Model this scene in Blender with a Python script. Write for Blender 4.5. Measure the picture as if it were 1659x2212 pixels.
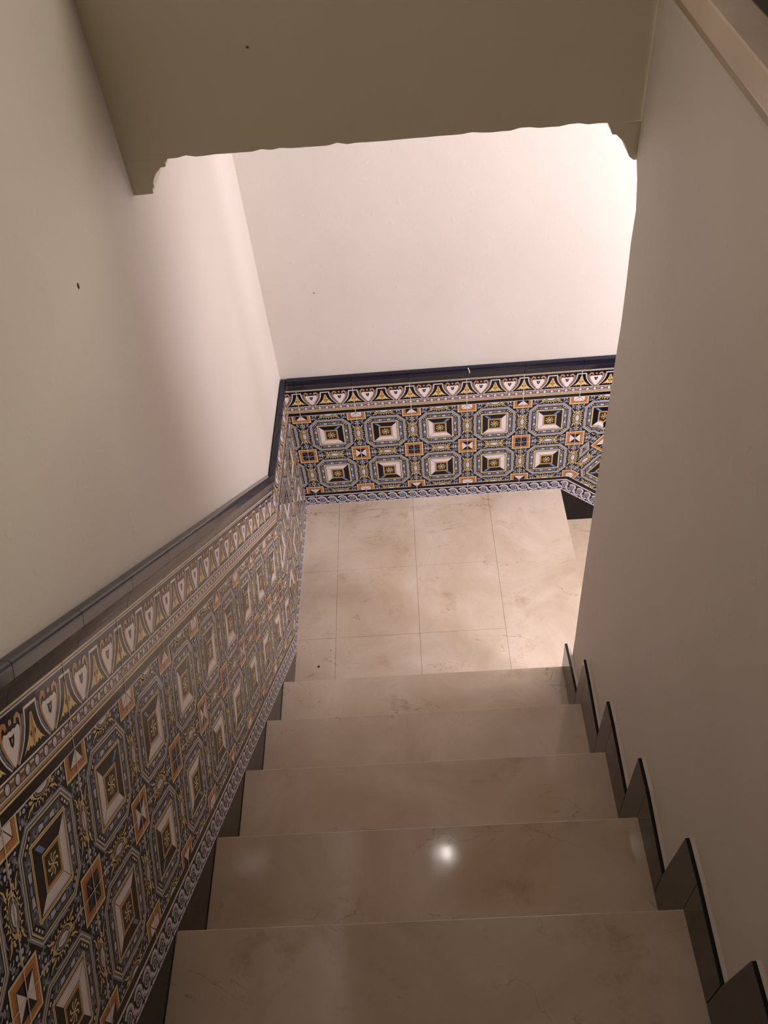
import bpy, bmesh, math, random
from mathutils import Vector, Matrix
from mathutils.geometry import tessellate_polygon

for o in list(bpy.data.objects):
    bpy.data.objects.remove(o)
sc = bpy.context.scene
COL = sc.collection

# ------------------------------------------------------------------ camera
FPX = 1850.5
cd = bpy.data.cameras.new('camera')
cd.sensor_fit = 'HORIZONTAL'; cd.sensor_width = 36.0; cd.lens = FPX / 1659 * 36.0
cd.clip_start = 0.02
cam = bpy.data.objects.new('camera', cd); COL.objects.link(cam)
RM = Matrix(((0.9967662974125104, 0.06500568341873461, 0.04723568000799851),
             (-0.01586851624555402, 0.73550072218473, -0.6773380823915817),
             (-0.07877270171016966, 0.6743982123263701, 0.7341538753396843)))
cam.matrix_world = Matrix.Translation((0.47525, -2.35491, 2.48465)) @ RM.to_4x4()
sc.camera = cam

# ------------------------------------------------------------------ world, lights, exposure
sc.view_settings.view_transform = 'Standard'
sc.view_settings.look = 'None'
sc.view_settings.exposure = 0.0
sc.view_settings.gamma = 1.0
sc.view_settings.use_curve_mapping = False
w = bpy.data.worlds.new('world'); sc.world = w; w.use_nodes = True
w.node_tree.nodes['Background'].inputs[0].default_value = (1.0, 0.90, 0.74, 1)
w.node_tree.nodes['Background'].inputs[1].default_value = 0.006


def area(name, loc, target, sx, sy, power, color):
    l = bpy.data.lights.new(name, 'AREA'); l.shape = 'RECTANGLE'
    l.size = sx; l.size_y = sy; l.energy = power; l.color = color
    o = bpy.data.objects.new(name, l); COL.objects.link(o); o.location = loc
    o.rotation_euler = (Vector(target) - Vector(loc)).to_track_quat('-Z', 'Y').to_euler()
    return o


def point(name, loc, r, power, color):
    l = bpy.data.lights.new(name, 'POINT'); l.shadow_soft_size = r
    l.energy = power; l.color = color
    o = bpy.data.objects.new(name, l); COL.objects.link(o); o.location = loc
    return o


# lamp of the hall at the foot of the stairs, out of sight behind the right wall
point('hall_lamp', (2.15, -1.14, 1.70), 0.42, 158, (1.0, 0.89, 0.95))
point('hall_strip_fill', (2.12, -1.76, 1.66), 0.09, 90, (1.0, 0.89, 0.95))  # second source added for the sharp bright strip on the left wall
# upper hall fill, added to brighten the left wall, over the open side of the stairwell
area('upper_hall_fill', (2.15, -0.55, 3.22), (0.0, -1.3, 1.9), 0.6, 0.6, 22, (1.0, 0.89, 0.72))
# small bare bulb above the lintel: its reflection sparkles on the fourth step
point('ceiling_bulb', (0.47, -0.80, 3.12), 0.022, 1.5, (1.0, 0.92, 0.86))

# ------------------------------------------------------------------ measures (metres)
L, D, H, W = 0.9278, 0.2376, 0.1873, 0.8653
WP = 0.880                       # plaster face of the right wall
WL = 1.0178                      # edge of the landing
K = -(L - D)                     # foot of the pitch line
TH = math.atan2(H, D); CT, ST, TT = math.cos(TH), math.sin(TH), math.tan(TH / 2)
YE = -0.957                      # free end of the right wall


def ny(k): return -(L + (k - 1) * D)


def warp(y):
    return 0.009 * min(1.0, max(0.0, 1.0 + y)) ** 2


# ------------------------------------------------------------------ materials
def srgb(r, g, b):
    def f(c):
        c /= 255.0
        return c / 12.92 if c <= 0.04045 else ((c + 0.055) / 1.055) ** 2.4
    return (f(r), f(g), f(b), 1)


class NT:
    def __init__(s, name):
        s.m = bpy.data.materials.new(name); s.m.use_nodes = True
        s.t = s.m.node_tree; s.n = s.t.nodes
        s.b = s.n['Principled BSDF']
        s.co = s.n.new('ShaderNodeNewGeometry').outputs['Position']

    def link(s, a, b): s.t.links.new(a, b)

    def mapped(s, scale=(1, 1, 1), rot=(0, 0, 0)):
        m = s.n.new('ShaderNodeMapping'); s.link(s.co, m.inputs[0])
        m.inputs['Scale'].default_value = scale; m.inputs['Rotation'].default_value = rot
        return m.outputs[0]

    def noise(s, scale, detail=4, rough=.5, dist=0, co=None):
        n = s.n.new('ShaderNodeTexNoise')
        s.link(co or s.co, n.inputs['Vector'])
        n.inputs['Scale'].default_value = scale; n.inputs['Detail'].default_value = detail
        n.inputs['Roughness'].default_value = rough; n.inputs['Distortion'].default_value = dist
        return n.outputs[0]

    def ramp(s, src, stops):
        r = s.n.new('ShaderNodeValToRGB'); s.link(src, r.inputs[0])
        e = r.color_ramp.elements
        while len(e) < len(stops): e.new(0.5)
        for x, (p, c) in zip(e, stops):
            x.position = p; x.color = c if hasattr(c, '__len__') else (c, c, c, 1)
        return r.outputs[0]

    def math(s, op, a, b=None):
        n = s.n.new('ShaderNodeMath'); n.operation = op
        for i, v in enumerate((a, b)):
            if v is None: continue
            if isinstance(v, (int, float)): n.inputs[i].default_value = v
            else: s.link(v, n.inputs[i])
        return n.outputs[0]

    def mix(s, fac, a, b):
        n = s.n.new('ShaderNodeMix'); n.data_type = 'RGBA'
        if isinstance(fac, (int, float)): n.inputs[0].default_value = fac
        else: s.link(fac, n.inputs[0])
        for i, v in ((6, a), (7, b)):
            if isinstance(v, tuple): n.inputs[i].default_value = v
            else: s.link(v, n.inputs[i])
        return n.outputs[2]

    def bump(s, src, strength, dist):
        n = s.n.new('ShaderNodeBump'); s.link(src, n.inputs['Height'])
        n.inputs['Strength'].default_value = strength; n.inputs['Distance'].default_value = dist
        s.link(n.outputs[0], s.b.inputs['Normal'])

    def base(s, c):
        if isinstance(c, tuple): s.b.inputs['Base Color'].default_value = c
        else: s.link(c, s.b.inputs['Base Color'])

    def rough(s, v):
        if isinstance(v, (int, float)): s.b.inputs['Roughness'].default_value = v
        else: s.link(v, s.b.inputs['Roughness'])


def plaster(name, c1, c2, pits=True):
    t = NT(name)
    col = t.mix(t.ramp(t.noise(1.6, 3), [(.35, 0.0), (.65, 1.0)]), c1, c2)
    if pits:
        sp = t.ramp(t.noise(26, 2, .6), [(.79, 0.0), (.81, 1.0)])
        col = t.mix(sp, col, srgb(70, 58, 40))
    t.base(col); t.rough(.62)
    f = t.noise(9, 3, .5); g = t.noise(170, 2, .6)
    p = t.ramp(t.noise(38, 1, .3), [(.70, 0.0), (.76, 1.0)])
    t.bump(t.math('ADD', t.math('ADD', t.math('MULTIPLY', f, 1.2), t.math('MULTIPLY', g, .10)),
                  t.math('MULTIPLY', p, .14)), .40, .004)
    return t.m


def marble(name, c1, c2, c3, rough=.075):
    t = NT(name)
    cl = t.noise(3.2, 6, .62, .6)
    col = t.mix(t.ramp(cl, [(.36, 0.0), (.66, 1.0)]), c1, c2)
    st = t.ramp(t.noise(7, 5, .7), [(.57, 0.0), (.74, .7)])
    col = t.mix(st, col, c3)
    # veins: thin level lines of a stretched, distorted noise, broken up by a mask
    vn = t.noise(2.2, 5, .55, 1.6, t.mapped((1, 1.9, 1), (0, 0, .65)))
    v = t.math('ABSOLUTE', t.math('SUBTRACT', vn, .5))
    v = t.ramp(v, [(.0, 1.0), (.0045, 0.0)])
    mk = t.ramp(t.noise(5, 2), [(.50, 0.0), (.62, .6)])
    col = t.mix(t.math('MULTIPLY', v, mk), col, srgb(112, 78, 50))
    sp = t.ramp(t.noise(60, 2, .5), [(.80, 0.0), (.83, .8)])
    col = t.mix(sp, col, srgb(96, 66, 40))
    t.base(col)
    t.rough(t.ramp(t.noise(9, 4, .6), [(.3, rough * .7), (.75, rough * 1.9)]))
    t.bump(t.math('ADD', t.noise(5, 3), t.math('MULTIPLY', t.noise(55, 3), .035)), .12, .004)
    return t.m


M = {}
M['plaster'] = plaster('cream_wall_plaster', srgb(207, 200, 190), srgb(214, 208, 199))
M['lintel'] = plaster('old_cream_plaster', srgb(212, 207, 184), srgb(220, 215, 192))
t = NT('bounce_damping_brown'); t.base(srgb(96, 84, 72)); t.rough(.8); M['dim'] = t.m  # unseen enclosure kept dark to cut light bouncing onto the steps
M['marble'] = marble('cream_marble', srgb(184, 166, 143), srgb(208, 194, 177), srgb(166, 142, 115))
M['coping'] = marble('worn_marble', srgb(206, 190, 172), srgb(220, 208, 192), srgb(182, 164, 144), .3)
M['cement'] = plaster('grey_cement', srgb(176, 162, 134), srgb(186, 172, 144), False)
t = NT('dark_joint_mortar'); t.base(srgb(158, 130, 108)); t.rough(.9); M['joint'] = t.m
t = NT('grout'); t.base(srgb(214, 200, 188)); t.rough(.8); M['grout'] = t.m


def glaze(name, c, rough=.16, spec=.5, bmp=.18):
    t = NT(name)
    n = t.noise(45, 3)
    c2 = tuple(min(1, x * .80) for x in c[:3]) + (1,)
    t.base(t.mix(n, c, c2)); t.rough(rough)
    t.b.inputs['Specular IOR Level'].default_value = spec
    t.bump(t.noise(24, 2), bmp, .0025)
    return t.m


PAL = dict(navy=(9, 9, 27), grey=(138, 143, 156), dgrey=(92, 96, 112), lilac=(200, 198, 216),
           white=(236, 226, 224), cream=(230, 212, 160), yellow=(224, 200, 138), orange=(198, 132, 76),
           tan=(190, 152, 118), green=(46, 46, 24), blue=(112, 146, 196), black=(6, 6, 14), brown=(138, 110, 92))
for k_, v_ in PAL.items():
    M[k_] = glaze('glaze_' + {'dgrey': 'dark_grey'}.get(k_, k_), srgb(*v_), .15, .36)
M['cap'] = glaze('glaze_dark_blue_trim', srgb(16, 18, 38), .14, .5, .06)
M['skirt'] = glaze('glaze_black_blue_skirting', srgb(15, 14, 17), .12, .35, .08)


# ------------------------------------------------------------------ object helpers
def thing(name, label, cat, loc, group=None):
    o = bpy.data.objects.new(name, None); COL.objects.link(o)
    o.empty_display_size = .1; o.location = loc
    o['label'] = label; o['category'] = cat
    if group: o['group'] = group
    return o


def link_mesh(name, verts, faces, mats, midx=None, parent=None, label=None, smooth=False):
    me = bpy.data.meshes.new(name)
    off = Vector(parent.location) if parent else Vector((0, 0, 0))
    if parent and parent.parent: off = off + Vector(parent.parent.location)
    me.from_pydata([tuple(Vector(v) - off) for v in verts], [], faces)
    for m in mats: me.materials.append(m)
    if midx: me.polygons.foreach_set('material_index', midx)
    if smooth: me.polygons.foreach_set('use_smooth', [True] * len(me.polygons))
    me.update()
    o = bpy.data.objects.new(name, me); COL.objects.link(o)
    if parent: o.parent = parent
    if label: o['label'] = label
    return o


def struct(o):
    o['kind'] = 'structure'; return o


class MB:
    """collects boxes and prisms in world coordinates"""
    def __init__(s): s.v = []; s.f = []; s.mi = []

    def box(s, x0, x1, y0, y1, z0, z1, mi=0):
        b = len(s.v)
        s.v += [(x, y, z) for z in (z0, z1) for y in (y0, y1) for x in (x0, x1)]
        for q in ((0, 2, 3, 1), (4, 5, 7, 6), (0, 1, 5, 4), (2, 6, 7, 3), (0, 4, 6, 2), (1, 3, 7, 5)):
            s.f.append(tuple(b + i for i in q)); s.mi.append(mi)
        return s

    def prism(s, poly, fn, a, b_, mi=0):
        """poly: 2D outline, fn(u,v,w)->xyz, extruded w from a to b_"""
        n = len(poly); b = len(s.v)
        s.v += [fn(u, v, a) for u, v in poly] + [fn(u, v, b_) for u, v in poly]
        s.f.append(tuple(b + i for i in range(n))[::-1]); s.f.append(tuple(b + n + i for i in range(n)))
        s.mi += [mi, mi]
        for i in range(n):
            j = (i + 1) % n
            s.f.append((b + i, b + j, b + n + j, b + n + i)); s.mi.append(mi)
        return s

    def build(s, name, mats, parent=None, label=None, bevel=0, smooth=False):
        if not isinstance(mats, (list, tuple)): mats = [mats]
        o = link_mesh(name, s.v, s.f, mats, s.mi, parent, label)
        bm = bmesh.new(); bm.from_mesh(o.data)
        bmesh.ops.recalc_face_normals(bm, faces=bm.faces)
        bm.to_mesh(o.data); bm.free()
        if bevel:
            m = o.modifiers.new('bevel', 'BEVEL'); m.width = bevel; m.segments = 2
            m.limit_method = 'ANGLE'; m.angle_limit = math.radians(30)
        return o


YZX = lambda u, v, w_: (w_, u, v)       # outline in y,z extruded along x
XZY = lambda u, v, w_: (u, w_, v)       # outline in x,z extruded along y
rnd = random.Random(7)

# ------------------------------------------------------------------ setting: walls and ceilings
# left wall: plaster, bent very slightly as in the place
ys = [0.12] + [-i * .05 for i in range(0, 23)] + [-1.6, -2.4, -3.7]
v, f = [], []
for y in ys:
    x = warp(y) - .004
    v += [(x, y, -.7), (x, y, 3.6), (x - .15, y, -.7), (x - .15, y, 3.6)]
for i in range(len(ys) - 1):
    a, b = 4 * i, 4 * i + 4
    f += [(a, b, b + 1, a + 1), (a + 2, a + 3, b + 3, b + 2), (a + 1, b + 1, b + 3, a + 3), (a, a + 2, b + 2, b)]
f += [(0, 1, 3, 2), (len(v) - 4, len(v) - 2, len(v) - 1, len(v) - 3)]
struct(link_mesh('wall_left', v, f, [M['plaster']]))
struct(MB().box(-.2, 3.4, .004, .16, -1.2, 3.6).build('wall_far', M['plaster']))
# right wall with its free, slightly wavy end
ends = [(-.7, YE), (.25, YE - .006), (.40, YE - .009), (.60, YE - .002), (.93, YE), (1.15, YE + .003), (1.375, YE + .001),
        (1.47, YE - .002), (1.56, YE + .004), (1.64, YE + .013), (1.70, YE + .011), (1.745, YE + .030), (1.772, YE + .052), (1.79, -.903)]
prof = [(y, z) for z, y in ends] + [(-.903, 2.044), (-3.7, 2.044), (-3.7, -.7)]
struct(MB().prism(prof, YZX, WP, 1.0).build('wall_right', M['plaster'], bevel=.006))
# enclosure of the lower hall and of the upper hall, out of sight
struct(MB().box(-.2, 3.4, -.80, .0, 2.02, 2.24).build('ceiling', M['plaster']))
struct(MB().box(-.2, 3.4, -3.9, .16, 3.6, 3.7).build('ceiling_upper', M['dim']))
struct(MB().box(-.2, 3.4, -3.9, -3.7, -1.2, 3.6).build('wall_back', M['dim']))
struct(MB().box(3.2, 3.4, -3.7, .004, -1.2, 3.6).build('wall_east', M['dim']))

# ------------------------------------------------------------------ landing floor and lower hall floor
fb = MB()
fb.box(-.02, WL - .02, ny(1) - .02, .01, -.10, -.027, 1)
fb.box(-.02, .7297, ny(1) + .004, .01, -.0265, -.0013, 1)
fb.box(.7297, .7303, ny(1) + .004, .004, -.0265, -.0013, 1)
g = .0004
xs = [0.0, .1375, .4315, .7300]; yj = [0.004, -.045, -.3445, -.6465, ny(1) + .002]
for i in range(3):
    for j in range(4):
        fb.box(xs[i] + g, xs[i + 1] - g, yj[j + 1] + g, yj[j] - g, -.0012, 0.0)
fb.box(xs[3] + g, WL, ny(1) + .002 + g, .004 - g, -.026, 0.0)
struct(fb.build('floor', [M['marble'], M['joint']], bevel=.0006))
struct(MB().box(1.0, 3.2, -3.7, .004, -2 * H - .06, -2 * H - .001).build('floor_lower', M['dim']))


# ------------------------------------------------------------------ marble steps
def step(k, label):
    y0, z1 = ny(k), k * H
    t = thing('stair_step', label, 'stair step', (W / 2, y0, (k - 1) * H), 'marble steps going up to the viewer')
    m = MB(); m.box(.001, WP - .0005, y0 - D + .0005, y0, z1 - .028, z1)
    m.build('tread', M['marble'], t, bevel=.0018)
    m = MB(); m.box(.001, WP - .0005, y0 - .030, y0 - .014, z1 - H + .0005, z1 - .0285)
    m.build('riser', M['marble'], t)


ORD = ['lowest cream marble step, rising straight from the landing floor',
       'second cream marble step up from the landing, faintly stained at its left',
       'third cream marble step up from the landing, its middle speckled brown',
       'fourth cream marble step from the landing, with the bright lamp reflections on it',
       'fifth cream marble step, the nearest and darkest, with long thin veins']
for k in range(1, 6): step(k, ORD[k - 1])
m = MB()
for k in range(6, 9):
    m.box(-.004, WP - .001, ny(k) - D, ny(k), k * H - .028, k * H)
    m.box(-.004, WP - .001, ny(k) - .03, ny(k) - .014, (k - 1) * H, k * H - .028)
m.box(-.004, WP - .001, -3.7, ny(9), 8 * H - .028, 8 * H)
struct(m.build('floor_stair_head', M['marble']))

t = thing('stair_step', 'cream marble step below the landing edge, half hidden behind the right wall', 'stair step',
          (WL + D / 2, -.47, -2 * H))
MB().box(WL - .0145, WL + D, YE, .003, -H - .028, -H).build('tread', M['marble'], t, bevel=.0018)
MB().box(WL - .030, WL - .015, YE, .003, -H + .0005, -.0265).build('riser', M['marble'], t)
MB().box(WL + D - .030, WL + D - .014, YE, .003, -2 * H, -H - .0285).build('riser', M['marble'], t)

# ------------------------------------------------------------------ tile patterns
# A motif is a list of (colour, layer, polygon); polygons are convex after tessellation.


def conv(pts):
    if len(pts) <= 3: return [pts]
    tr = tessellate_polygon([[Vector((a, b, 0)) for a, b in pts]])
    return [[pts[i] for i in q] for q in tr]


class Motif:
    def __init__(s): s.p = []

    def poly(s, c, l, pts, convex=False):
        if convex: s.p.append((c, l, list(pts)))
        else:
            for q in conv(list(pts)): s.p.append((c, l, q))
        return s

    def rect(s, c, l, x0, y0, x1, y1): return s.poly(c, l, [(x0, y0), (x1, y0), (x1, y1), (x0, y1)], True)

    def ell(s, c, l, x, y, rx, ry, n=12, a0=0):
        return s.poly(c, l, [(x + rx * math.cos(a0 + 2 * math.pi * i / n), y + ry * math.sin(a0 + 2 * math.pi * i / n)) for i in range(n)], True)

    def stroke(s, c, l, pts, w0, w1=None, closed=False):
        if w1 is None: w1 = w0
        n = len(pts)
        nr = []
        for i in range(n):
            if closed: a, b, d_ = pts[i - 1], pts[i], pts[(i + 1) % n]
            else: a, b, d_ = pts[max(0, i - 1)], pts[i], pts[min(n - 1, i + 1)]
            def un(p, q):
                dx, dy = q[0] - p[0], q[1] - p[1]; q_ = math.hypot(dx, dy) or 1
                return (-dy / q_, dx / q_)
            n1 = un(a, b) if a != b else un(b, d_)
            n2 = un(b, d_) if b != d_ else n1
            mx, my = n1[0] + n2[0], n1[1] + n2[1]; q_ = math.hypot(mx, my) or 1
            mx /= q_; my /= q_
            k = 1 / max(.5, mx * n1[0] + my * n1[1])
            nr.append((mx * k, my * k))
        for i in range(n if closed else n - 1):
            j = (i + 1) % n
            wa = (w0 + (w1 - w0) * i / max(1, n - 1)) / 2; wb = (w0 + (w1 - w0) * (i + 1) / max(1, n - 1)) / 2
            if closed: wa = wb = w0 / 2
            p, q = pts[i], pts[j]
            s.p.append((c, l, [(p[0] - nr[i][0] * wa, p[1] - nr[i][1] * wa), (q[0] - nr[j][0] * wb, q[1] - nr[j][1] * wb),
                               (q[0] + nr[j][0] * wb, q[1] + nr[j][1] * wb), (p[0] + nr[i][0] * wa, p[1] + nr[i][1] * wa)]))
        return s

    def put(s, o, fn):
        for c, l, q in o.p: s.p.append((c, l, [fn(*a) for a in q]))
        return s


def mirx(m):
    r = Motif(); r.put(m, lambda x, y: (x, y)); r.put(m, lambda x, y: (-x, y)); return r


def rot4(m):
    r = Motif()
    for fn in (lambda x, y: (x, y), lambda x, y: (-y, x), lambda x, y: (-x, -y), lambda x, y: (y, -x)): r.put(m, fn)
    return r


def octa(a, c): return [(a, -a + c), (a, a - c), (a - c, a), (-a + c, a), (-a, a - c), (-a, -a + c), (-a + c, -a), (a - c, -a)]


def medallion():
    m = Motif()
    m.poly('grey', 1, octa(.0755, .0250), True)
    m.stroke('white', 2, octa(.0725, .0240), .0011, closed=True)
    m.poly('black', 2, octa(.0700, .0232), True)
    m.poly('cream', 3, octa(.0690, .0228), True)
    m.poly('dgrey', 4, octa(.0670, .0222), True)
    m.poly('black', 5, octa(.0655, .0216), True)
    m.poly('dgrey', 6, octa(.0640, .0212), True)
    side = Motif()                        # ornament on the right-hand arm of the band
    x = .0560
    for sg in (1, -1): side.rect('black', 6.6, x - .0055, min(sg * .008, sg * .0228), x + .0050, max(sg * .008, sg * .0228))
    side.rect('lilac', 7, x - .0045, .009, x + .0040, .0215); side.rect('lilac', 7, x - .0045, -.0215, x + .0040, -.009)
    side.stroke('black', 8, [(x + .0052, .0235), (x + .0030, .0080), (x + .0048, .004), (x + .0048, -.004), (x + .0030, -.0080), (x + .0052, -.0235)], .0013)
    side.ell('grey', 7, x + .001, 0, .0030, .0075, 8)
    side.stroke('black', 8, [(x - .0052, .0235), (x - .0035, .0075), (x - .0035, -.0075), (x - .0052, -.0235)], .0011)
    for sg in (1, -1):                    # scroll that ends at the cut corner
        side.stroke('grey', 8, [(x + .002, sg * .024), (x - .003, sg * .026), (x - .0045, sg * .030), (x - .001, sg * .034), (x + .005, sg * .033)], .0030)
        side.stroke('black', 9, [(x + .000, sg * .0275), (x - .002, sg * .030), (x + .001, sg * .0315)], .0012)
    cor = Motif()                         # cut corner: white lozenges
    for q in (-.0085, 0, .0085):
        cx, cy = .0525 + q * .707, .0525 - q * .707
        cor.poly('white' if q == 0 else 'lilac', 8, [(cx + .0030, cy - .0005), (cx - .0005, cy + .0030), (cx - .0030, cy + .0005), (cx + .0005, cy - .0030)], True)
    cor.stroke('black', 7, [(.0625, .0415), (.0415, .0625)], .0080)
    cor.stroke('cream', 9, [(.0505, .0425), (.0425, .0505)], .0016)
    m.put(rot4(side), lambda x, y: (x, y)); m.put(rot4(cor), lambda x, y: (x, y))
    m.rect('black', 7, -.0500, -.0500, .0500, .0500)
    m.rect('cream', 8, -.0490, -.0490, .0490, .0490)
    m.rect('brown', 9, -.0470, -.0470, .0470, .0470)
    m.rect('yellow', 10, -.0462, -.0462, .0462, .0462)
    m.rect('black', 11, -.0440, -.0440, .0440, .0440)
    # centre: framed square with a whirl of eight petals
    m.rect('cream', 14, -.0240, -.0240, .0240, .0240)
    m.rect('brown', 14.5, -.0222, -.0222, .0222, .0222); m.rect('orange', 15, -.0214, -.0214, .0214, .0214)
    m.rect('black', 16, -.0187, -.0187, .0187, .0187)
    m.rect('green', 17, -.0178, -.0178, .0178, .0178)
    for i in range(8):
        a = i * math.pi / 4 + .2
        pts = [(r * math.cos(a + b), r * math.sin(a + b)) for r, b in ((.0025, 0), (.007, .18), (.011, .12), (.0140, -.18))]
        m.stroke('cream', 18, pts, .0014, .0030)
    m.ell('cream', 19, 0, 0, .0022, .0022, 8)
    return m


def bevel_square(dark, blue_corner):
    """dark: set of sides in 'trbl' that are navy; the rest white"""
    m = Motif(); a, b = .0425, .0252
    sides = {'t': [(-a, a), (-b, b), (b, b), (a, a)], 'b': [(-a, -a), (a, -a), (b, -b), (-b, -b)],
             'l': [(-a, -a), (-b, -b), (-b, b), (-a, a)], 'r': [(a, -a), (a, a), (b, b), (b, -b)]}
    for k, q in sides.items():
        m.poly('navy' if k in dark else 'white', 12, q, True)
    # soft grey edge on the light sides
    for k in 'lrtb':
        if k in dark: continue
        q = sides[k]
        o1, o2 = (q[0], q[3]) if k in 'tl' else (q[0], q[1])
        m.stroke('lilac', 13, [(o1[0] * .97, o1[1] * .97), (o2[0] * .97, o2[1] * .97)], .0028)
    # hairlines on the mitres, blue patch where dark meets dark
    for sx in (1, -1):
        for sy in (1, -1):
            m.stroke('black', 13, [(sx * a, sy * a), (sx * b, sy * b)], .0008)
    if blue_corner:
        sx, sy = blue_corner
        m.poly('blue', 13, [(sx * .038, sy * .0400), (sx * .027, sy * .0400), (sx * .013, sy * .0268), (sx * .0235, sy * .0268)], True)
    return m


MED = medallion()
SQ = {}


def square(kind):
    m = Motif()
    m.rect('black', 3, -.0350, -.0350, .0350, .0350); m.rect('cream', 4, -.0340, -.0340, .0340, .0340)
    m.rect('brown', 5, -.0303, -.0303, .0303, .0303); m.rect('orange', 6, -.0296, -.0296, .0296, .0296)
    m.rect('brown', 7, -.0242, -.0242, .0242, .0242); m.rect('orange', 8, -.0230, -.0230, .0230, .0230); m.rect('navy', 9, -.0208, -.0208, .0208, .0208)
    a = .0195
    T = {'t': [(0, 0), (a, a), (-a, a)], 'b': [(0, 0), (-a, -a), (a, -a)], 'l': [(0, 0), (-a, a), (-a, -a)], 'r': [(0, 0), (a, -a), (a, a)]}
    if kind == 'bow':
        for k in 'lr': m.poly('white', 10, T[k], True)
    elif kind == 'dark':
        for x, y in ((1, 1), (1, -1), (-1, 1), (-1, -1)): m.stroke('blue', 10, [(x * .004, y * .004), (x * .017, y * .017)], .0012)
    elif kind == 'white':
        m.rect('white', 10, -a, -a, a, a)
        for x in (1, -1): m.stroke('navy', 11, [(x * a, a), (-x * a, -a)], .0014)
        
    elif kind == 'edge':
        for k in 'tb': m.poly('white', 10, T[k], True)
    return m


for k_ in ('bow', 'dark', 'white', 'edge'): SQ[k_] = square(k_)


def oval():
    """horizontal oval cartouche between two corner squares"""
    m = Motif()
    q = Motif()                                # one quadrant pair, mirrored below
    horn = [(.020, .008), (.027, .013), (.034, .0145), (.040, .020)]
    q.stroke('yellow', 3, horn, .0050, .0016)
    q.stroke('yellow', 3, [(.024, .006), (.031, .007), (.034, .004)], .0045, .003)
    q.poly('yellow', 3, [(.006, .012), (.010, .0205), (.012, .012)], True)
    q.poly('yellow', 3, [(.013, .010), (.0185, .0185), (.020, .008)], True)
    q.ell('black', 5, .0235, .0090, .0018, .0018, 8)
    # grey scrolls outside
    q.stroke('grey', 2, [(.043, .020), (.047, .023), (.051, .020), (.049, .015), (.044, .013)], .0034, .0022)
    q.ell('lilac', 3, .0475, .0065, .0036, .0030, 8)
    q.ell('grey', 3, .0545, .0170, .0030, .0052, 8)
    q.ell('dgrey', 3, .0600, .0110, .0030, .0060, 8); q.ell('lilac', 4, .0605, .0200, .0022, .0030, 8)
    q.ell('cream', 4, .0560, .0050, .0022, .0030, 8)
    q.stroke('grey', 2, [(.006, .0235), (.016, .0240), (.024, .0225), (.028, .0195)], .0028, .0018)
    q.stroke('dgrey', 2, [(.026, .0150), (.034, .0200), (.036, .0240)], .0024)
    q.stroke('grey', 2, [(.038, .0060), (.042, .0020)], .0030)
    h = mirx(q)
    m.put(h, lambda x, y: (x, y)); m.put(h, lambda x, y: (x, -y))
    m.poly('yellow', 3, [(-.0035, .012), (0, .0220), (.0035, .012)], True)
    m.poly('yellow', 3, [(-.0035, -.012), (.0035, -.012), (0, -.0220)], True)
    m.ell('yellow', 3, 0, 0, .0290, .0150, 16)
    m.ell('black', 5, 0, 0, .0215, .0112, 16); m.ell('grey', 6, 0, 0, .0200, .0098, 16)
    m.ell('black', 7, 0, 0, .0162, .0074, 14); m.ell('white', 8, 0, 0, .0145, .0060, 14)
    m.stroke('lilac', 9, [(-.011, 0), (.011, 0)], .0022)
    m.rect('lilac', 3, .0425, -.0016, .062, .0016); m.rect('lilac', 3, -.062, -.0016, -.0425, .0016)
    return m


OVH = oval()
OVV = Motif(); OVV.put(OVH, lambda x, y: (-y, x))
XS = 1.0


def heart():
    """one repeat (0.1 wide) of the frieze, heart at x=0; y from 0 to 0.0655"""
    h = Motif()
    h.stroke('white', 2, [(.0500, .0535), (.0350, .0535), (.0345, .044), (.0325, .034), (.0275, .0225), (.0190, .0115), (.0085, .0015)], .0036, .0020)
    h.stroke('grey', 2, [(.0300, .0500), (.0298, .040), (.0262, .028), (.0185, .0155), (.0062, .0025)], .0030, .0014)
    h.stroke('dgrey', 2, [(.0277, .0480), (.0272, .040), (.0240, .0285), (.0165, .0155), (.005, .0030)], .0014, .0010)
    h.stroke('tan', 3, [(.0110, .0465), (.0125, .0520), (.0180, .0540), (.0228, .0500), (.0238, .0420), (.0222, .0330), (.0165, .0220), (.0100, .0130), (.0040, .0040)], .0058, .0030)
    h.poly('white', 2, [(0, .002), (.006, .008), (.0145, .020), (.0200, .031), (.0205, .040), (.0165, .0440), (.0100, .0420), (.0050, .0430), (0, .0420)])
    h.poly('black', 4, [(0, .0235), (.0040, .0275), (.0066, .0375), (0, .0360)])
    h.poly('yellow', 2, [(.0500, .0445), (.0475, .0445), (.0445, .0330), (.0400, .0230), (.0325, .0140), (.0215, .0045), (.0300, .0085), (.0345, .0065), (.0385, .0105), (.0425, .0065), (.0460, .0085), (.0500, .0050)])
    h.poly('orange', 3, [(.0500, .0430), (.0482, .0430), (.0470, .0300), (.0462, .0200), (.0475, .0100), (.0500, .0070)])
    h.poly('black', 4, [(.0455, .0260), (.0428, .0220), (.0450, .0165), (.0462, .0200)])
    m = mirx(h)
    m.stroke('orange', 4, [(-.0110, .0465), (-.0125, .0520), (-.0180, .0540), (-.0228, .0500), (-.0238, .0420), (-.0222, .0330), (-.0165, .0220)], .0030, .0020)
    m.poly('grey', 5, [(-.002, .034), (.002, .034), (.0012, .0290), (-.0010, .0290)], True)
    m.ell('tan', 4, 0, .0515, .0040, .0034, 8)
    m.p = [(c, l, [(x, y * 1.08) for x, y in q]) for c, l, q in m.p]
    return m


HEART = heart()


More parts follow.
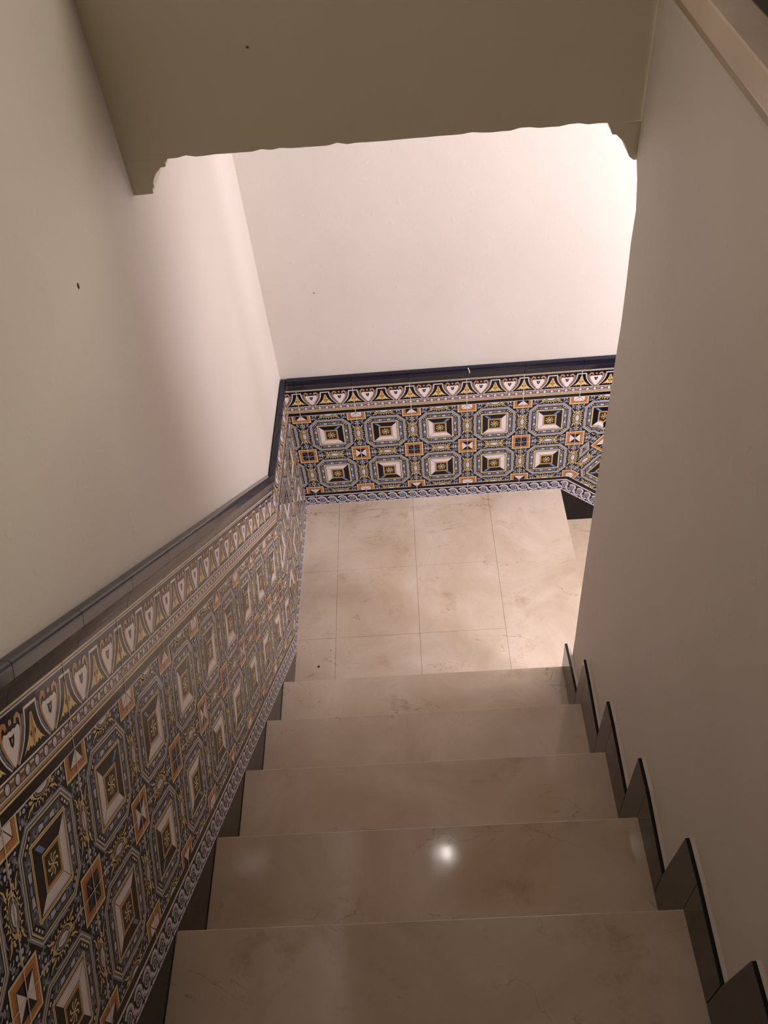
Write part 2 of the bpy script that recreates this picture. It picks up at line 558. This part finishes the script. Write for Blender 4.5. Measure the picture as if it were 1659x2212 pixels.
def bead():
    m = Motif()
    m.ell('black', 2, 0, 0, .0072, .0080, 10); m.ell('lilac', 3, 0, 0, .0056, .0066, 10)
    m.ell('white', 4, -.001, .001, .0026, .0030, 6)
    m.rect('brown', 1.5, .0066, -.0062, .0184, .0062); m.rect('cream', 2.5, .0076, .0034, .0174, .0056)
    m.rect('dgrey', 2.5, .0076, -.0010, .0174, .0006); m.rect('tan', 2.5, .0076, -.0056, .0174, -.0034)
    return m


BEAD = bead()


def guilloche():
    """one repeat (0.04) of the running scroll, y 0..0.052"""
    m = Motif(); cy = .0265
    R1 = .0165
    S = []
    for i in range(9):                                     # over the boss
        a = math.radians(150 - i * 150 / 8)
        S.append((R1 * 1.0 * math.cos(a), cy + R1 * 1.0 * math.sin(a)))
    S += [(.0180, cy - .004), (.0215, cy - .0110)]
    for i in range(8):                                     # under the next boss
        a = math.radians(205 + i * 120 / 7)
        S.append((.040 + R1 * math.cos(a), cy + R1 * math.sin(a) - .001))
    m.stroke('black', 2, S, .0118, .0108); m.stroke('lilac', 3, S, .0088, .0072); m.stroke('white', 3.5, [(x, y + .0018) for x, y in S], .0022, .0012)
    m.stroke('grey', 4, [(x, y - .0026) for x, y in S], .0014)
    m.ell('black', 3, 0, cy, .0112, .0112, 12); m.ell('white', 5, 0, cy, .0094, .0094, 12)
    m.ell('grey', 6, 0, cy, .0078, .0078, 10)
    for x, y in ((1, 1), (1, -1), (-1, 1), (-1, -1)): m.ell('black', 7, x * .0034, cy + y * .0034, .0024, .0024, 6)
    for x, y, s_ in ((.020, .0465, 1), (.020, .0055, -1)):
        m.poly('black', 4, [(x - .0045, y - s_ * .002), (x + .0045, y - s_ * .002), (x, y + s_ * .0045)], True)
        m.poly('white', 5, [(x - .0018, y - s_ * .0008), (x + .0018, y - s_ * .0008), (x, y + s_ * .0015)], True)
    return m


GUIL = guilloche()


class Band:
    """a tiled strip on a wall plane: emits clipped motifs into one mesh per part"""
    LAY = .00009

    def __init__(s, O, U, V, N, clips, warpx=False):
        s.O, s.U, s.V, s.N = map(Vector, (O, U, V, N)); s.clips = clips; s.wx = warpx

    def pos(s, x, y, n):
        p = s.O + s.U * x + s.V * y + s.N * n
        if s.wx: p.x += warp(p.y)
        return tuple(p)

    def clip(s, q):
        for a, b, c in s.clips:                            # keep a*x+b*y+c>=0
            if not q: return q
            d = [a * x + b * y + c for x, y in q]
            if min(d) >= 0: continue
            if max(d) <= 0: return []
            r = []
            for i in range(len(q)):
                j = (i + 1) % len(q)
                if d[i] >= 0: r.append(q[i])
                if (d[i] >= 0) != (d[j] >= 0):
                    k = d[i] / (d[i] - d[j])
                    r.append((q[i][0] + k * (q[j][0] - q[i][0]), q[i][1] + k * (q[j][1] - q[i][1])))
            q = r
        return q if len(q) > 2 else []


class Acc:
    def __init__(s): s.v = []; s.f = []; s.mi = []; s.mats = []

    def mat(s, c):
        if c not in s.mats: s.mats.append(c)
        return s.mats.index(c)

    def add(s, band, c, layer, q, ylim=None):
        if ylim:
            old = band.clips; band.clips = old + [(0, 1, -ylim[0]), (0, -1, ylim[1])]
            q = band.clip(q); band.clips = old
        else: q = band.clip(q)
        if not q: return
        ar = sum(q[i][0] * q[(i + 1) % len(q)][1] - q[(i + 1) % len(q)][0] * q[i][1] for i in range(len(q)))
        if abs(ar) < 1e-9: return
        if ar < 0: q = q[::-1]
        b = len(s.v)
        s.v += [band.pos(x, y, .0004 + layer * band.LAY) for x, y in q]
        s.f.append(tuple(range(b, b + len(q)))); s.mi.append(s.mat(c))

    def motif(s, band, m, ox, oy, ylim=None):
        for c, l, q in m.p: s.add(band, c, l, [(x + ox, y + oy) for x, y in q], ylim)

    def build(s, name, parent, label=None):
        return link_mesh(name, s.v, s.f, [M[c] for c in s.mats], s.mi, parent, label)


T0, T1 = .0703, .4703


def strip(acc, band, c, l, x0, x1, a, b):
    n = max(1, round((x1 - x0) / .05)); d = (x1 - x0) / n
    for i in range(n):
        acc.add(band, c, l, [(x0 + i * d, a), (x0 + (i + 1) * d, a), (x0 + (i + 1) * d, b), (x0 + i * d, b)])


def field(acc, band, j0, j1, ph, par):
    """two rows of square tiles; joints at ph+0.2*j"""
    lim = (T0, T1)
    x0, x1 = ph + .2 * j0, ph + .2 * j1
    n = max(1, int((x1 - x0) / .2))
    for j in range(j0, j1):
        xa = ph + .2 * j
        strip(acc, band, 'navy', 0, xa, xa + .2, T0, T1)
        dk = (j + par) % 2 == 0                            # left joint of this tile carries the dark square
        for row, yc in ((0, T0 + .1), (1, T0 + .3)):
            acc.motif(band, MED, xa + .1, yc)
            if row == 1: d_, lf = ({'t', 'r'}, (1, 1)) if dk else ({'t', 'l'}, (-1, 1))
            else: d_, lf = ({'b', 'r'}, (1, -1)) if dk else ({'b', 'l'}, (-1, -1))
            acc.motif(band, bevel_square(d_, lf), xa + .1, yc)
            acc.motif(band, OVV, xa, yc)
        for yc in (T0, T0 + .2, T1): acc.motif(band, OVH, xa + .1, yc, lim)
        acc.motif(band, SQ['dark' if dk else 'bow'], xa, T0 + .2)
        for yc in (T0, T1): acc.motif(band, SQ['edge' if dk else 'white'], xa, yc, lim)
        acc.add(band, 'grout', 21, [(xa - .0009, T0), (xa + .0009, T0), (xa + .0009, T1), (xa - .0009, T1)])
        acc.add(band, 'grout', 21, [(xa, T0 + .1993), (xa + .2, T0 + .1993), (xa + .2, T0 + .2007), (xa, T0 + .2007)])


def frieze(acc, band, j0, j1, ph):
    x0, x1 = ph + .2 * j0, ph + .2 * j1
    R = lambda c, l, a, b: strip(acc, band, c, l, x0, x1, a, b)
    R('black', 0, T1, .5925); R('white', 1, T1 - .0006, T1 + .0012)
    R('cream', 1, .4855, .4885); R('tan', 1, .4900, .4930); R('white', 1, .4935, .4955)
    R('brown', 1, .4958, .5108); R('white', 1, .5120, .5145)
    R('lilac', 1, .5825, .5848); R('cream', 1, .5865, .5905)
    k = round((x1 - x0) / .1)
    for i in range(k):
        acc.motif(band, HEART, x0 + .05 + .1 * i, .5150)
        for b in range(4): acc.motif(band, BEAD, x0 + .1 * i + .025 * b, .5034)
    for j in range(j0, j1):
        xa = ph + .2 * j
        acc.add(band, 'grout', 8, [(xa - .0009, T1), (xa + .0009, T1), (xa + .0009, .592), (xa - .0009, .592)])


def border(acc, band, j0, j1, ph):
    x0, x1 = ph + .2 * j0, ph + .2 * j1
    R = lambda c, l, a, b: strip(acc, band, c, l, x0, x1, a, b)
    R('white', 0, .0, .0545); R('black', 1, .0555, .0690); R('white', 1, .0690, T0 + .0006)
    R('lilac', 1, 0, .0022)
    R('black', 1, .0060, .0500)
    for i in range(round((x1 - x0) / .04)):
        xa = x0 + .02 + .04 * i
        # scalloped white ground above and below the scroll
        for y, s_ in ((.0503, -1), (.0057, 1)):
            acc.add(band, 'white', 1, [(xa + .012, y), (xa + .028, y), (xa + .023, y + s_ * .005), (xa + .017, y + s_ * .005)])
        acc.motif(band, GUIL, xa, 0, (0, .055))
    for j in range(j0, j1):
        xa = ph + .2 * j
        acc.add(band, 'grout', 9, [(xa - .0009, 0), (xa + .0009, 0), (xa + .0009, T0), (xa - .0009, T0)])


CAPP = [(.0000, .5915), (.0032, .5915), (.0040, .5970), (.0065, .6060), (.0110, .6150), (.0150, .6205), (.0160, .6225),
        (.0162, .6360), (.0150, .6372), (.0150, .6380), (.0158, .6390), (.0150, .6415), (.0120, .6432), (.0000, .6440)]


def cap(mb, band, xa, xb, ea=0.0, eb=0.0):
    """one length of the moulding from xa to xb; ea, eb: mitre, x moves by e*t"""
    v, f = mb
    g_ = .0006
    b = len(v); n = len(CAPP)
    for x, e, sg in ((xa, ea, 1), (xb, eb, -1)):
        for nn, t_ in CAPP:
            v.append(band.pos(x + e * t_ + sg * g_, t_, nn))
    for i in range(n):
        j = (i + 1) % n
        f.append((b + i, b + n + i, b + n + j, b + j))
    f.append(tuple(b + i for i in range(n))); f.append(tuple(b + n + i for i in reversed(range(n))))


def cap_run(band, cuts, ea, eb):
    mb = ([], [])
    for i in range(len(cuts) - 1):
        cap(mb, band, cuts[i], cuts[i + 1], ea if i == 0 else 0, eb if i == len(cuts) - 2 else 0)
    return mb


def backing(band, xa, xb, ea=0, eb=0, t1=.60):
    """mortar bed behind the tiles, so that they have thickness"""
    return None


def wainscot(loc, label, bands, group=None):
    t = thing('tiled_wainscot', label, 'tiled wainscot', loc, group)
    for nm, fn in (('field_tiles', field), ('frieze_tiles', frieze), ('border_tiles', border)):
        a = Acc()
        for b in bands:
            if nm == 'field_tiles': fn(a, b['b'], b['j0'], b['j1'], b['ph'], b['par'])
            else: fn(a, b['b'], b['j0'], b['j1'], b['ph'])
        a.build(nm, t)
    v, f = [], []
    for b in bands:
        mv, mf = cap_run(b['b'], b['cuts'], b['ea'], b['eb'])
        o = len(v); v += mv; f += [tuple(i + o for i in q) for q in mf]
    o = link_mesh('cap_moulding', v, f, [M['cap']], None, t, 'glossy dark blue cap moulding')
    bm = bmesh.new(); bm.from_mesh(o.data); bmesh.ops.recalc_face_normals(bm, faces=bm.faces); bm.to_mesh(o.data); bm.free()
    return t


# left wall ---------------------------------------------------------------
bl = Band((0, K, 0), (0, 1, 0), (0, 0, 1), (1, 0, 0), [(1, -TT, 0), (-1, 0, -K - .0005)], True)
bs = Band((0, K, 0), (0, CT, -ST), (0, ST, CT), (1, 0, 0), [(-1, -TT, 0), (1, 0, 2.75)], True)
lw = wainscot((0.0, K, 0.0), 'long patterned tile wainscot on the left wall, climbing along the stairs',
              [dict(b=bl, j0=-1, j1=4, ph=.055, par=1, cuts=[0, .30, .50, -K - .001], ea=TT, eb=0),
               dict(b=bs, j0=-14, j1=1, ph=-.010, par=1, cuts=[-2.765 + .2 * i for i in range(13)] + [0], ea=0, eb=-TT)])
# dark tiles filling the triangles between pitch line and steps
for k in range(0, 6):
    ya = K if k == 0 else ny(k)
    yb = ny(k + 1)
    za = k * H
    mb = MB(); g_ = .0007
    tri = [(ya - 3.2 * g_, za + g_), (yb, (k + 1) * H - 2.0 * g_), (yb + .0, za + g_)]
    mb.prism(tri, lambda u, v_, w_: (w_ + warp(u), u, v_), -.003, .0006)
    mb.build('infill_tile', M['skirt'], lw, 'plain dark tile cut to a triangle')

# far wall ---------------------------------------------------------------
bf = Band((0, 0, 0), (1, 0, 0), (0, 0, 1), (0, -1, 0), [(1, 0, -.0095), (-1, TT, WL)])
bg = Band((WL, 0, 0), (CT, 0, -ST), (ST, 0, CT), (0, -1, 0), [(1, TT, 0), (-1, 0, .62)])
# note: on the descending side the mitre leans away from the landing
bf.clips = [(1, 0, -.0095), (-1, TT, WL)]
bg.clips = [(1, TT, 0), (-1, 0, .62)]
fw = wainscot((.5, 0, 0), 'patterned tile wainscot on the far wall, behind the landing, bending down at its right end',
              [dict(b=bf, j0=-1, j1=7, ph=.0514, par=0, cuts=[.028, .0514, .2514, .4514, .6514, .8514, 1.0514, WL], ea=0, eb=TT),
               dict(b=bg, j0=-1, j1=4, ph=-.030, par=1, cuts=[0, .17, .37, .57], ea=-TT, eb=0)])
for (xa, xb) in ((WL, WL + .136), (WL + .136, WL + D)):
    za = -(xa - WL) * H / D; zb = -(xb - WL) * H / D
    poly = [(xa + .0006, -H + .0006), (xb - .0006, -H + .0006), (xb - .0006, zb), (xa + .0006, za)]
    if zb <= -H + .001: poly = [(xa + .0006, -H + .0006), (xb - .002, -H + .0006), (xa + .0006, za)]
    MB().prism(poly, XZY, .003, -.0006).build('infill_tile', M['skirt'], fw, 'plain dark tile beside the lower step')

# ------------------------------------------------------------------ stepped skirting on the right wall
sk = thing('stair_skirting', 'dark glazed skirting stepping up the right wall like saw teeth', 'skirting', (WP, ny(1), 0))
# measured corners of the upper outline: (peak y, peak z, valley y, valley z) above tread k
TE = {1: (-.926, .309, -1.108, .328), 2: (-1.125, .531, -1.334, .511), 3: (-1.345, .697, -1.563, .680), 4: (-1.571, .869, -1.789, .845),
      5: (-1.806, 1.058, -2.021, 1.044), 6: (-2.033, 1.219, -2.26, 1.22), 7: (-2.27, 1.42, -2.50, 1.41)}
bedv = []
for k in range(1, 8):
    yp, zp, yv, zv = TE[k]
    yr = ny(k + 1)                                   # face of the next riser
    zt = k * H + .0004
    g_ = .0006
    znext = TE[k + 1][1] if k < 7 else zv + .2
    ytop = TE[k + 1][0] if k < 7 else yv
    # foot piece lying along the tread, below the level of the notch
    p1 = [(yp, zt), (yp, zp), (yv + g_, zv), (yv + g_, zt)]
    if k > 1:
        p1 = [(ny(k) - .0005, zt), (ny(k) - .0005, zp - (ny(k) - yp) * .0), (yv + g_, zv), (yv + g_, zt)]
    bedv.append(p1); MB().prism(p1, YZX, W, W + .007).build('skirting_tile', M['skirt'], sk, bevel=.0008)
    # upright piece in front of the next riser
    p2 = [(yv - g_, zt), (yv - g_, zv), (ytop, znext), (yr - .0, znext), (yr - .0, zt)]
    bedv.append(p2); MB().prism(p2, YZX, W, W + .007).build('skirting_tile', M['skirt'], sk, bevel=.0008)
# pale mortar bed showing as a thin ledge along the top of the skirting
m = MB()
for q in bedv: m.prism(q, YZX, W + .0072, WP - .0002)
m.build('mortar_bed', M['plaster'], sk, 'pale mortar edge')
# ------------------------------------------------------------------ lintel with its two corbels
li = thing('lintel_beam', 'plastered lintel crossing over the stairs, with small stepped corbels at both ends', 'lintel', (.44, -.84, 1.84))
YF, YB = -.900, -.780
low = []
r2 = random.Random(3)
n = 46
for i in range(n + 1):
    x = .073 + (.826 - .073) * i / n
    z = 1.8405 - .003 * i / n + r2.uniform(-.0007, .0007)
    if r2.random() < .12: z += .0028
    low.append((x, z))
poly = [(-.01, 1.83)] + [(.0725, 1.83)] + low + [(.8265, 1.83), (.886, 1.83), (.886, 2.26), (-.01, 2.26)]
poly = [(-.01, 1.8412)] + low + [(.886, 1.8375), (.886, 2.26), (-.01, 2.26)]
MB().prism(poly, XZY, YF, YB).build('beam', M['lintel'], li)
cl = [(-.01, 1.8410), (-.01, 1.7800), (.014, 1.7800), (.031, 1.7805), (.0320, 1.7890), (.0360, 1.7920), (.0365, 1.8000), (.0400, 1.8080), (.0460, 1.8165),
      (.0545, 1.8235), (.0560, 1.8260), (.0660, 1.8270), (.0665, 1.8330), (.0730, 1.8405)]
MB().prism(cl, XZY, YF - .0004, YB + .02).build('corbel', M['lintel'], li)
cr = [(.886, 1.8372), (.8260, 1.8372), (.8310, 1.8280), (.8350, 1.8180), (.8420, 1.8170), (.8480, 1.8110), (.8540, 1.8060), (.8600, 1.7970),
      (.8640, 1.7880), (.8690, 1.7760), (.8770, 1.7700), (.886, 1.7700)]
MB().prism(cr, XZY, YF - .0030, YB + .02).build('corbel', M['lintel'], li)

# ------------------------------------------------------------------ marble coping on top of the right wall
cp = thing('marble_coping', 'pale marble coping along the top of the right wall, at upper right corner', 'coping', (.93, -2.2, 2.044))
MB().prism([(.880, 2.044), (.8635, 2.071), (1.0, 2.071), (1.0, 2.044)], lambda u, v_, w_: (u, w_, v_), YF, -3.7).build('cement_bed', M['cement'], cp, 'drab cement edge under the marble')
MB().box(.8615, 1.02, -3.7, YF, 2.0715, 2.107).build('marble_slab', M['coping'], cp, bevel=.0022)
db = thing('dark_upstand', 'dark upright strip on the marble coping, at the extreme upper right corner', 'tile upstand', (.95, -2.2, 2.107))  # added dark strip; what lies beyond the marble top is unknown
MB().box(.908, .924, -3.7, YF, 2.1072, 2.26).build('dark_strip', M['skirt'], db, bevel=.002)

# ------------------------------------------------------------------ small marks
t = NT('dark_brown_chip'); t.base(srgb(74, 52, 24)); t.rough(.9); M['chip'] = t.m
t = NT('dried_white_grout'); t.base(srgb(236, 232, 226)); t.rough(.7); M['drip'] = t.m


def blob(name, mat, c, u, v, nrm, ru, rv, h, seed, parent=None):
    """small irregular flattened lump lying on a surface"""
    q = random.Random(seed); c, u, v, nrm = map(Vector, (c, u, v, nrm)); n = 9
    ring = [q.uniform(.7, 1.15) for _ in range(n)]
    P = [c + (u * ru * math.cos(2 * math.pi * i / n) + v * rv * math.sin(2 * math.pi * i / n)) * ring[i] for i in range(n)]
    Q = [c + (p - c) * .55 + nrm * h for p in P]
    top = c + nrm * h * 1.15
    vs = P + Q + [top]
    fs = []
    for i in range(n):
        j = (i + 1) % n
        fs += [(i, j, n + j, n + i), (n + i, n + j, 2 * n)]
    return link_mesh(name, vs, fs, [mat], None, parent, None, True)


wl = bpy.data.objects['wall_left']
blob('paint_chip', M['chip'], (-.004, -1.266, 1.829), (0, 1, 0), (0, 0, 1), (1, 0, 0), .0042, .0050, .0012, 1, wl)
fl = bpy.data.objects['floor']
for i, (x, y, q) in enumerate(((.043, -.051, .0022), (.121, -.697, .0024), (.080, -.759, .0060), (.292, -.552, .0012), (.4285, -.6500, .0016), (.020, -.840, .0030))):
    blob('dirt_speck', M['chip'], (x, y, 0), (1, 0, 0), (0, 1, 0), (0, 0, 1), q, q * .8, .0004, 10 + i, fl)
# lump of dried grout running down over the cap moulding of the far wall
pts = [(.6555, .6435), (.6590, .6350), (.6605, .6240), (.6610, .6190)]
mb = MB()
for (xa, za), (xb, zb) in zip(pts, pts[1:]):
    yy = lambda z: -.0166 if z > .622 else -.0166 + (.622 - z) * .9
    b = len(mb.v)
    mb.v += [(xa - .0012, yy(za), za), (xa + .0014, yy(za), za), (xb + .0014, yy(zb), zb), (xb - .0012, yy(zb), zb)]
    mb.v += [(a, c + .004, d) for a, c, d in mb.v[b:b + 4]]
    for q in ((0, 1, 2, 3), (4, 7, 6, 5), (0, 4, 5, 1), (1, 5, 6, 2), (2, 6, 7, 3), (3, 7, 4, 0)):
        mb.f.append(tuple(b + i for i in q)); mb.mi.append(0)
mb.build('grout_drip', M['drip'], fw, 'white dried grout drip')
